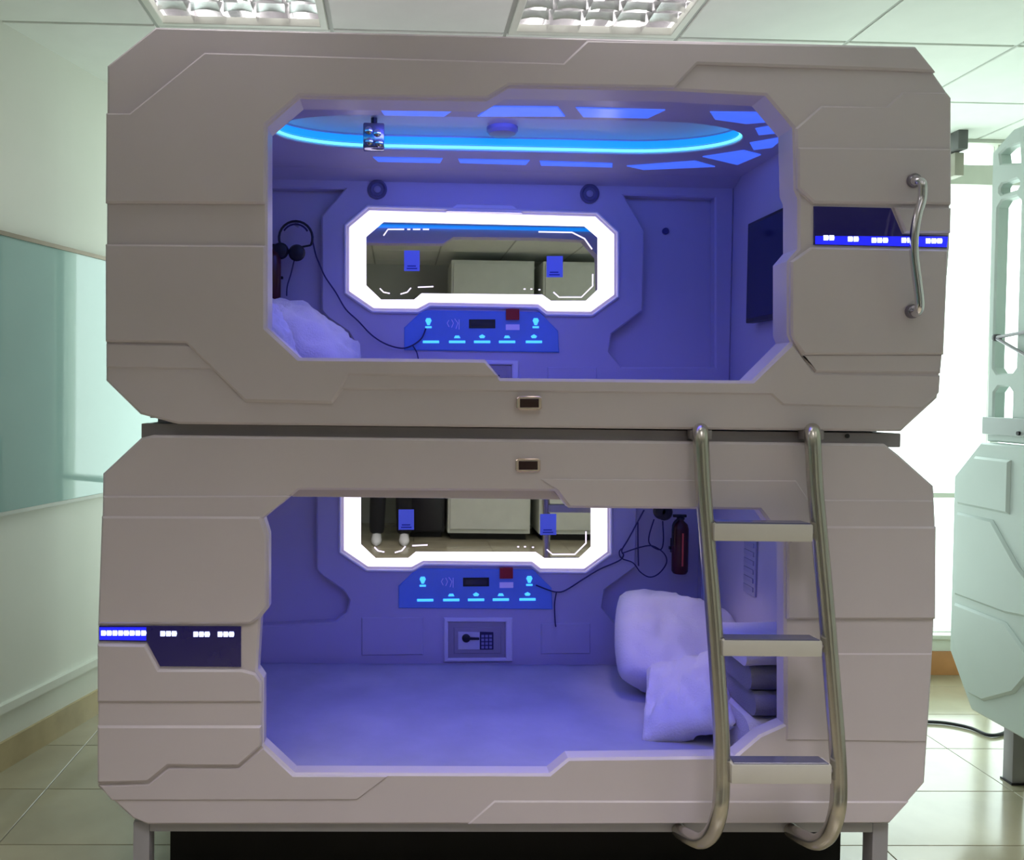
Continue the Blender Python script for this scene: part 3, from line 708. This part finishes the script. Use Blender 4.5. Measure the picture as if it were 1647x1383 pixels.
pillow('white pillow lying in front of the propped one, its pointed corner towards the opening', (.925, .50, LZ+.095), (.29, .40, .11), (math.radians(18), math.radians(-20), math.radians(-24)), seed=5, rnd=.02)
def folded(label, x0_, x1_, y0_, y1_, z0_, z1_, m, seed):
    r = (z1_-z0_)/2; prof = []
    for i in range(9):
        a = PI/2+PI*i/8; prof.append((y0_+r+r*math.cos(a), (z0_+z1_)/2+r*math.sin(a)))
    prof += [(y1_, z0_), (y1_, z1_)]
    mb = MB(); nx = 14; n = len(prof)
    for i in range(nx+1):
        x = x0_+(x1_-x0_)*i/nx
        for y, z in prof: mb.v.append((x, y+.006*mnoise.noise(Vector((x*9, z*30, seed))), z+.003*mnoise.noise(Vector((x*9, y*7, seed+3)))))
    for i in range(nx):
        for k in range(n): a = i*n+k; b = i*n+(k+1) % n; mb.f.append((a, b, b+n, a+n))
    mb.f.append(tuple(range(n))); mb.f.append(tuple(nx*n+k for k in range(n)))
    o = mb.build('folded_blanket', m, ang=50); tag(o, label, 'blanket'); return o
bx0, bx1, by0, by1 = .99, lXR-.02, .20, .50
p1 = at(1205,1166,.2).z; 
zz = [LZ+.004, LZ+.128, LZ+.202, LZ+.276, LZ+.328]
folded('white folded cloth at the bottom of the blanket stack behind the ladder', bx0+.01, bx1, by0-.02, by1, zz[0], zz[1]-.001, M_BLKW, 1)
folded('lower grey folded blanket in the stack behind the ladder', bx0+.03, bx1-.012, by0, by1, zz[1], zz[2]-.001, M_BLKG, 2)
folded('upper grey folded blanket in the stack behind the ladder', bx0+.02, bx1-.004, by0+.01, by1, zz[2], zz[3]-.001, M_BLKG, 3)
folded('pinkish white folded blanket on top of the stack behind the ladder', bx0, bx1-.002, by0, by1, zz[3], zz[4]-.001, M_BLKW, 4)
pillow('white pillow standing on edge at the left end of the upper capsule', (-.375, .42, UZ+.165), (.34, .34, .12), (math.radians(8), math.radians(66), math.radians(8)), seed=9, rnd=.3)
pillow('rounded white pillow leaning behind the upright one in the upper capsule', (-.34, .92, UZ+.200), (.44, .42, .22), (math.radians(10), math.radians(33), math.radians(-8)), seed=12, rnd=.35)

# ------------------------------------------------------------------ small things in the capsules
def headphones(u, v, r, label, cord, extra, dyc=0, cup_off=(0, 0)):
    p = at(u, v, YM-.03); t = thing('headphones', label, 'headphones', (p.x, p.y, p.z-.08))
    y = YM-.035
    arc = [(p.x+r*math.cos(a), y, p.z+r*math.sin(a)) for a in [math.radians(-25+230*i/16) for i in range(17)]]
    MB().tube(arc, .0048, 8).build('headband', M_BLACK, t)
    arc = [(p.x+(r-.012)*math.cos(a), y-.004, p.z+(r-.012)*math.sin(a)) for a in [math.radians(30+120*i/10) for i in range(11)]]
    MB().tube(arc, .0036, 8).build('head_cushion', mat('blue_black', (.03, .02, .10), .5), t)
    for k, (dx_, dz_) in enumerate(cup_off):
        c = Vector((p.x+dx_, y-.01, p.z+dz_))
        cp = MB().lathe([(.020, .012), (.030, .008), (.032, -.004), (.026, -.014), (.012, -.018)], c, 'Y', 20).build('ear_cup', M_BLACK, t)
        MB().tube([c+Vector((0, .004, .02)), (p.x+(r if dx_ > -.01 else -r)*.9, y, p.z-r*.42)], .004, 6).build('yoke', M_BLACK, t)
    pts = [at(a, b, YM-.02) for a, b in cord]
    MB().tube(pts, .0028, 6, smooth=5).build('cord', mat('cord_indigo', (.03, .02, .12), .5), t)
    for e in extra:
        MB().tube([at(a, b, YM-.018) for a, b in e], .0026, 6, smooth=5).build('cord', mat('cord_indigo', (.03, .02, .12), .5), t)
    MB().lathe([(.005, .03), (.005, -.012), (.009, -.014)], (p.x, YM, p.z+r-.008), 'Y', 10).build('wall_hook', M_STEEL, t)
headphones(476, 383, .063, 'black headphones hanging on the back wall of the upper capsule, cord to the control panel',
           [(503,388),(508,410),(514,425),(523,445),(540,470),(556,497),(576,516),(597,538),(620,553),(645,560),(662,556),(678,544),(685,528)],
           [[(664,556),(670,566),(673,578)], [(474,415),(468,440),(462,460),(461,476)]], cup_off=((.006, -.058), (-.056, -.052)))
headphones(1062, 795, .055, 'black headphones in the lower capsule, tangled cord to the control panel',
           [(862,941),(880,948),(895,952),(910,949),(940,930),(965,915),(995,902),(1003,893),(1000,885),(1010,868),(1024,842),(1036,820)],
           [[(895,952),(892,972),(893,1000),(894,1008)], [(1000,890),(1030,880),(1050,878),(1068,890),(1072,905),(1060,922),(1045,928),(1030,920),(1018,905),(1000,898),(996,888),(1000,882)],
            [(1052,835),(1044,862),(1046,876),(1062,884),(1067,870),(1066,838)], [(1026,840),(1026,870),(1027,910)]], cup_off=((.000, -.062), (.012, -.066)))
def extinguisher(u, vtop, vbot, label, Y, r=.031):
    a = at(u, vtop, Y); b = at(u, vbot, Y); h = a.z-b.z
    t = thing('fire_extinguisher', label, 'fire extinguisher', (b.x, Y, b.z))
    MB().lathe([(r*.8, 0), (r, .01), (r, h*.78), (r*.85, h*.86), (r*.4, h*.92), (r*.36, h*.95)], b, 'Z', 24).build('cylinder', M_REDD, t)
    MB().lathe([(r*.45, h*.94), (r*.5, h*.97), (r*.3, h*1.0)], b, 'Z', 14).build('valve', M_BLACK, t)
    MB().rbox((b.x-.03, Y-.006, b.z+h*.98), (b.x+.022, Y+.006, b.z+h*1.03), .003).build('lever', M_BLACK, t)
    MB().tube([(b.x-.012, Y-.008, b.z+h*.96), (b.x-r-.004, Y-.02, b.z+h*.85), (b.x-r-.003, Y-.02, b.z+h*.5)], .004, 8, smooth=4).build('hose', M_BLACK, t)
    MB().box((b.x-.003, Y-r-.0015, b.z+h*.15), (b.x+.003, Y-r+.0005, b.z+h*.72)).build('stripe', M_REDL, t)
    MB().plate([(b.x-r-.004, Y+r+.001), (b.x+r+.004, Y+r+.001), (b.x+r+.004, Y+r-.012), (b.x-r-.004, Y+r-.012)], b.z+h*.4, b.z+h*.45, 0, M=MXY, holes=()).build('bracket', M_BLACK, t)
    MB().box((b.x-.01, Y+r+.001, b.z+h*.3), (b.x+.01, YM+.051, b.z+h*.55)).build('wall_bracket', M_BLACK, t)
extinguisher(437, 395, 482, 'dark red fire extinguisher at the left end of the upper capsule', YM-.045, .034)
extinguisher(1093, 830, 922, 'dark red fire extinguisher on the back wall of the lower capsule behind the ladder', YM-.040)

# ------------------------------------------------------------------ second bunk at right
pR0 = Vector((2.04, 1.04))   # far front corner; front face looks towards -X
def ry_(p): return p
rc = thing('sleeping_capsule', 'pale green-tinted capsule bunk at the right edge, lower unit on short legs', 'sleeping capsule', (2.45, 0.0, .24))
XF = 2.035; YA, YBk = -1.15, .93
ol = [(YBk, .42), (YBk-.13, .245), (YA+.13, .245), (YA, .42), (YA, 1.05), (YA+.14, 1.19), (YBk-.14, 1.19), (YBk, 1.06)]
MB().plate(ol, XF+.06, XF, .006, M=MYZ).build('front_frame', M_SHELL2, rc)
sh = MB(); sh.plate(inset(ccw(ol), .006), 3.2, XF+.061, 0, M=MYZ); sh.build('shell', M_SHELL2, rc)
for p in ([(YBk-.03, .47), (YBk-.03, .60), (YBk-.30, .60), (YBk-.45, .50), (YBk-.35, .38), (YBk-.2, .30), (YBk-.12, .30)],
          [(YBk-.03, .63), (YBk-.03, .93), (YBk-.22, .93), (YBk-.35, .80), (YBk-.55, .66), (YBk-.30, .63)],
          [(YBk-.03, .96), (YBk-.03, 1.05), (YBk-.12, 1.14), (YBk-.30, 1.14), (YBk-.30, .96)]):
    MB().plate(p, XF+.004, XF-.010, .008, M=MYZ).build('front_panel', M_SHELL2, rc)
for y in (YBk-.13, YA+.1):
    MB().box((XF+.12, y-.05, .004), (XF+.165, y, .244), .003).build('leg', M_STEELL, rc); MB().box((XF+.115, y-.055, 0), (XF+.17, y+.005, .006)).build('foot', M_BLACK, rc)
    MB().box((3.05, y-.05, .0), (3.1, y, .244), .003).build('leg', M_STEELL, rc)
# upper open frame
def pol0(u, v): p = atx(u, v, XF+.01); return (round(p.y,3), round(p.z,3))
rf = thing('capsule_frame', 'open pale green frame of the upper unit at the right edge, window light behind it', 'capsule frame', (2.1, 0.0, 1.2))
YU = .785
def pol(u, v): p = atx(u, v, XF+.02); return (p.y, p.z)
out = [pol(1585,718), pol(1597,240), pol(1647,213), (YA+.2, 2.27), (YA, 2.1), (YA, 1.2)]
out = [(YU-.012, 1.195), (YU, 2.195), (YU-.10, 2.245), (YA+.2, 2.245), (YA, 2.1), (YA, 1.195)]
def hole(u0, v0, u1, v1):
    a = pol(u0, v0); b = pol(u1, v1); y0_, y1_ = min(a[0], b[0]), max(a[0], b[0]); z0_, z1_ = min(a[1], b[1]), max(a[1], b[1])
    c = min(.02, (y1_-y0_)*.3, (z1_-z0_)*.3)
    return [(y0_+c, z0_), (y1_-c, z0_), (y1_, z0_+c), (y1_, z1_-c), (y1_-c, z1_), (y0_+c, z1_), (y0_, z1_-c), (y0_, z0_+c)]
H = [[pol(1614,263), pol(1612,248), pol(1622,238), pol(1644,231), pol(1645,262)], hole(1612,297,1643,304), hole(1609,325,1638,600), hole(1603,622,1631,682)]
H.append([(-.75, 1.4), (.35, 1.4), (.45, 1.5), (.45, 2.0), (.35, 2.1), (-.75, 2.1)])
MB().plate(out, XF+.05, XF+.01, .006, holes=H, M=MYZ).build('side_frame', M_SHELL2, rf)
MB().plate([(YU-.01, 1.22), (YU-.01, 1.28), (YU-.35, 1.28), (YU-.35, 1.22)], XF+.012, XF-.006, .002, M=MYZ).build('bottom_rail', mat('rail_grey_green', (.42, .46, .46), .4, metal=.3), rf)
p = atx(1601,543, XF); MB().tube([p, atx(1647,532, XF)+Vector((0, -.06, 0))], .006, 8).build('strut', M_STEELL, rf)
MB().tube([p, atx(1647,573, XF)+Vector((0, -.06, -.02))], .006, 8).build('strut', M_STEELL, rf)
MB().lathe([(.012, .012), (.012, -.008), (.006, -.01)], (XF+.003, p.y, p.z), 'X', 12).build('strut_pivot', M_BLACK, rf)
p = atx(1642,697, XF); MB().lathe([(.007, .006), (.007, -.012)], (XF, p.y, p.z), 'X', 10).build('bolt', M_BLACK, rf)
# cable on the floor
pts = [atz(1440,1160,.008), atz(1500,1161,.008), atz(1530,1164,.008), atz(1562,1171,.008), atz(1590,1182,.008), atz(1612,1180,.008), atz(1625,1172,.008)]
tag(MB().tube(pts, .007, 8, smooth=6).build('power_cable', M_BLACK), 'black cable on the floor running under the right bunk', 'cable')
# bracket near the window top
bk = thing('blind_bracket', 'small dark bracket at the top of the window beside the upper capsule', 'bracket', (at(1535,240,1.85).x, 1.85, at(1535,270,1.85).z))
a = at(1529,214,1.86); b = at(1544,245,1.86); MB().box((a.x, 1.80, b.z), (b.x, YBW+.02, a.z), .004).build('bracket_arm', mat('bracket_grey', (.10, .10, .10), .5), bk)
a = at(1532,246,1.86); b = at(1546,284,1.86); MB().box((a.x, 1.84, b.z), (b.x, YBW+.019, a.z-.001), .004).build('bracket_base', mat('bracket_beige', (.35, .33, .27), .5), bk)

# ------------------------------------------------------------------ what the mirrors show: plain boxes for the opposite bunk, a standing person behind the camera
def opposite_bunk_box(x0_, x1_, label):  # plain box standing in for the capsule bunk opposite
    y1_ = -3.35; y0_ = -3.95
    t = thing('opposite_bunk_box', label, 'opposite_bunk_box', ((x0_+x1_)/2, (y0_+y1_)/2, 0))
    MB().box((x0_, y0_, .06), (x1_, y1_, 2.50), .006).build('body', M_BUNKBOX, t)
    MB().box((x0_+.02, y1_+.001, .10), (x1_-.02, y1_+.018, 2.47), .004).build('door', M_BUNKBOX, t)
    MB().box((x0_+.03, y0_+.03, 0), (x1_-.03, y1_-.04, .059)).build('plinth', M_DARK, t)
    MB().box((x0_+.06, y1_+.019, 1.0), (x0_+.08, y1_+.035, 1.15), .003).build('handle', M_CHROME, t)
opposite_bunk_box(.46, 1.20, 'tall pale box standing in for the opposite capsule bunk, middle of the mirrors')
opposite_bunk_box(1.28, 2.00, 'tall pale box standing in for the opposite capsule bunk, right of the mirrors')
sf = thing('doorway_dark_box', 'low black box added for the dark doorway left of the pale boxes', 'dark_block', (.30, -3.7, 0))  # black box added where a dark doorway shows in the mirror
MB().box((.10, -3.95, .05), (.44, -3.45, .75), .01).build('body', M_BLACK, sf); MB().box((.12, -3.449, .07), (.42, -3.435, .73), .004).build('door', M_BLACK, sf)
MB().box((.13, -3.92, 0), (.41, -3.48, .049)).build('plinth', M_DARK, sf)

def skin_obj(name, verts, edges, radii, m, parent, root=0, sub=2):
    me = bpy.data.meshes.new(name); pw = parent.location
    me.from_pydata([tuple(Vector(v)-pw) for v in verts], edges, []); me.materials.append(m)
    o = bpy.data.objects.new(name, me); C.objects.link(o); o.parent = parent
    o.modifiers.new('skin', 'SKIN')
    for i, r in enumerate(radii):
        sv = me.skin_vertices[0].data[i]; sv.radius = (r, r) if not isinstance(r, tuple) else r; sv.use_root = (i == root)
    s = o.modifiers.new('sub', 'SUBSURF'); s.levels = sub; s.render_levels = sub
    for p in me.polygons: p.use_smooth = True
    o.modifiers['skin'].use_smooth_shade = True
    return o
PX, PY = -.05, -3.18
ps = thing('person', 'person in black trousers and white shoes standing, legs seen in the lower mirror', 'person', (PX, PY, 0))
V = [(0,0,.95),(0,0,1.10),(0,0,1.30),(0,0,1.44),(0,.0,1.52)]
E = [(0,1),(1,2),(2,3),(3,4)]; Rr_ = [(.16,.11),(.14,.10),(.17,.11),(.12,.08),(.055,.055)]
for s in (-1, 1):
    b = len(V)
    V += [(s*.17,0,1.42),(s*.22,.0,1.16),(s*.23,.05,.92),(s*.23,.07,.86)]; E += [(3,b),(b,b+1),(b+1,b+2),(b+2,b+3)]; Rr_ += [(.06,.06),.045,.032,(.035,.02)]
body = skin_obj('body', [(PX+x, PY+y, z) for x, y, z in V], E, Rr_, M_SHIRT, ps)
V = [(0,0,.98)]; E = []; R2 = [(.15,.11)]
for s in (-1, 1):
    b = len(V); V += [(s*.09,0,.88),(s*.11,.015,.50),(s*.12,-.01,.12),(s*.12,-.01,.07)]; E += [(0,b),(b,b+1),(b+1,b+2),(b+2,b+3)]; R2 += [.09,.078,.072,.07]
skin_obj('trousers', [(PX+x, PY+y, z) for x, y, z in V], E, R2, M_TROU, ps)
for s in (-1, 1):
    sh = MB(); n_ = 12; prof = [(-.06,.030,.045),(-.03,.040,.055),(.03,.040,.052),(.09,.045,.042),(.14,.043,.034),(.185,.030,.025),(.20,.012,.018)]
    for y, w_, h in prof:
        for k in range(n_):
            a = 2*PI*k/n_; sh.v.append((PX+s*.12+w_*math.cos(a), PY-.01+y, max(.002, h*.9+h*.95*math.sin(a))))
    for i in range(len(prof)-1):
        for k in range(n_): a = i*n_+k; b = i*n_+(k+1) % n_; sh.f.append((a, b, b+n_, a+n_))
    sh.f.append(tuple(range(n_))); sh.f.append(tuple((len(prof)-1)*n_+k for k in range(n_)))
    sh.build('shoe', M_SHOE, ps, ang=70)
    V = [(PX+s*.23, PY+.07, .87), (PX+s*.23, PY+.085, .80)]; E = [(0, 1)]; R3 = [(.026,.018), (.036,.016)]
    for k, (dx_, ln) in enumerate(((-.026,.070),(-.009,.080),(.009,.074),(.026,.058))):
        b = len(V); V += [(PX+s*.23+dx_, PY+.092, .775), (PX+s*.23+dx_*1.1, PY+.10, .775-ln*.5), (PX+s*.23+dx_*1.1, PY+.092, .775-ln)]; E += [(1, b), (b, b+1), (b+1, b+2)]; R3 += [.0095, .009, .0075]
    b = len(V); V += [(PX+s*.23-s*.038, PY+.10, .82), (PX+s*.23-s*.05, PY+.115, .785), (PX+s*.23-s*.048, PY+.12, .76)]; E += [(0, b), (b, b+1), (b+1, b+2)]; R3 += [.012, .0105, .009]
    skin_obj('hand', V, E, R3, M_SKIN, ps, sub=1)
hb = MB(); n_ = 20
prof = [(.045,1.50),(.047,1.54),(.052,1.565),(.066,1.59),(.074,1.63),(.076,1.67),(.072,1.715),(.058,1.75),(.03,1.77),(.005,1.775)]
for r, z in prof:
    for k in range(n_):
        a = 2*PI*k/n_; x = math.cos(a)*r; y = math.sin(a)*r*1.2
        if y > r*1.05 and 1.62 < z < 1.66: y += .018
        if 1.56 < z < 1.60: y += .012*max(0, math.sin(a))
        hb.v.append((PX+x, PY+y, z))
for i in range(len(prof)-1):
    for k in range(n_): a = i*n_+k; b = i*n_+(k+1) % n_; hb.f.append((a, b, b+n_, a+n_))
hb.f.append(tuple(range(n_))); hb.f.append(tuple((len(prof)-1)*n_+k for k in range(n_)))
hd_ = hb.build('head', M_SKIN, ps, ang=80)
for s in (-1, 1):
    MB().lathe([(.004, -.006), (.011, -.002), (.011, .002), (.004, .004)], (PX+s*.028, PY+.082, 1.655), 'Y', 12).build('eye', mat('eye_white', (.7, .7, .7), .2), hd_)
    MB().lathe([(.005, 0), (.005, .0062)], (PX+s*.028, PY+.082, 1.655), 'Y', 10).build('pupil', M_BLACK, hd_)
    MB().lathe([(.006, -.006), (.026, -.003), (.026, .003), (.01, .008)], (PX+s*.078, PY-.005, 1.65), 'X', 12).build('ear', M_SKIN, hd_)
MB().rbox((PX-.024, PY+.078, 1.590), (PX+.024, PY+.088, 1.600), .004).build('mouth', mat('lip', (.4, .12, .1), .5), hd_)
hr = MB()
for r, z in ((.080,1.66),(.083,1.70),(.078,1.74),(.060,1.775),(.03,1.79),(.005,1.795)):
    for k in range(n_):
        a = 2*PI*k/n_; hr.v.append((PX+math.cos(a)*r, PY-.012+math.sin(a)*r*1.18, z+(.02 if math.sin(a) > .4 and z < 1.72 else 0)-(.05 if math.sin(a) < 0 and z < 1.68 else 0)))
for i in range(5):
    for k in range(n_): a = i*n_+k; b = i*n_+(k+1) % n_; hr.f.append((a, b, b+n_, a+n_))
hr.f.append(tuple(range(n_))); hr.f.append(tuple(5*n_+k for k in range(n_)))
hr.build('hair', M_HAIR, hd_, ang=80)
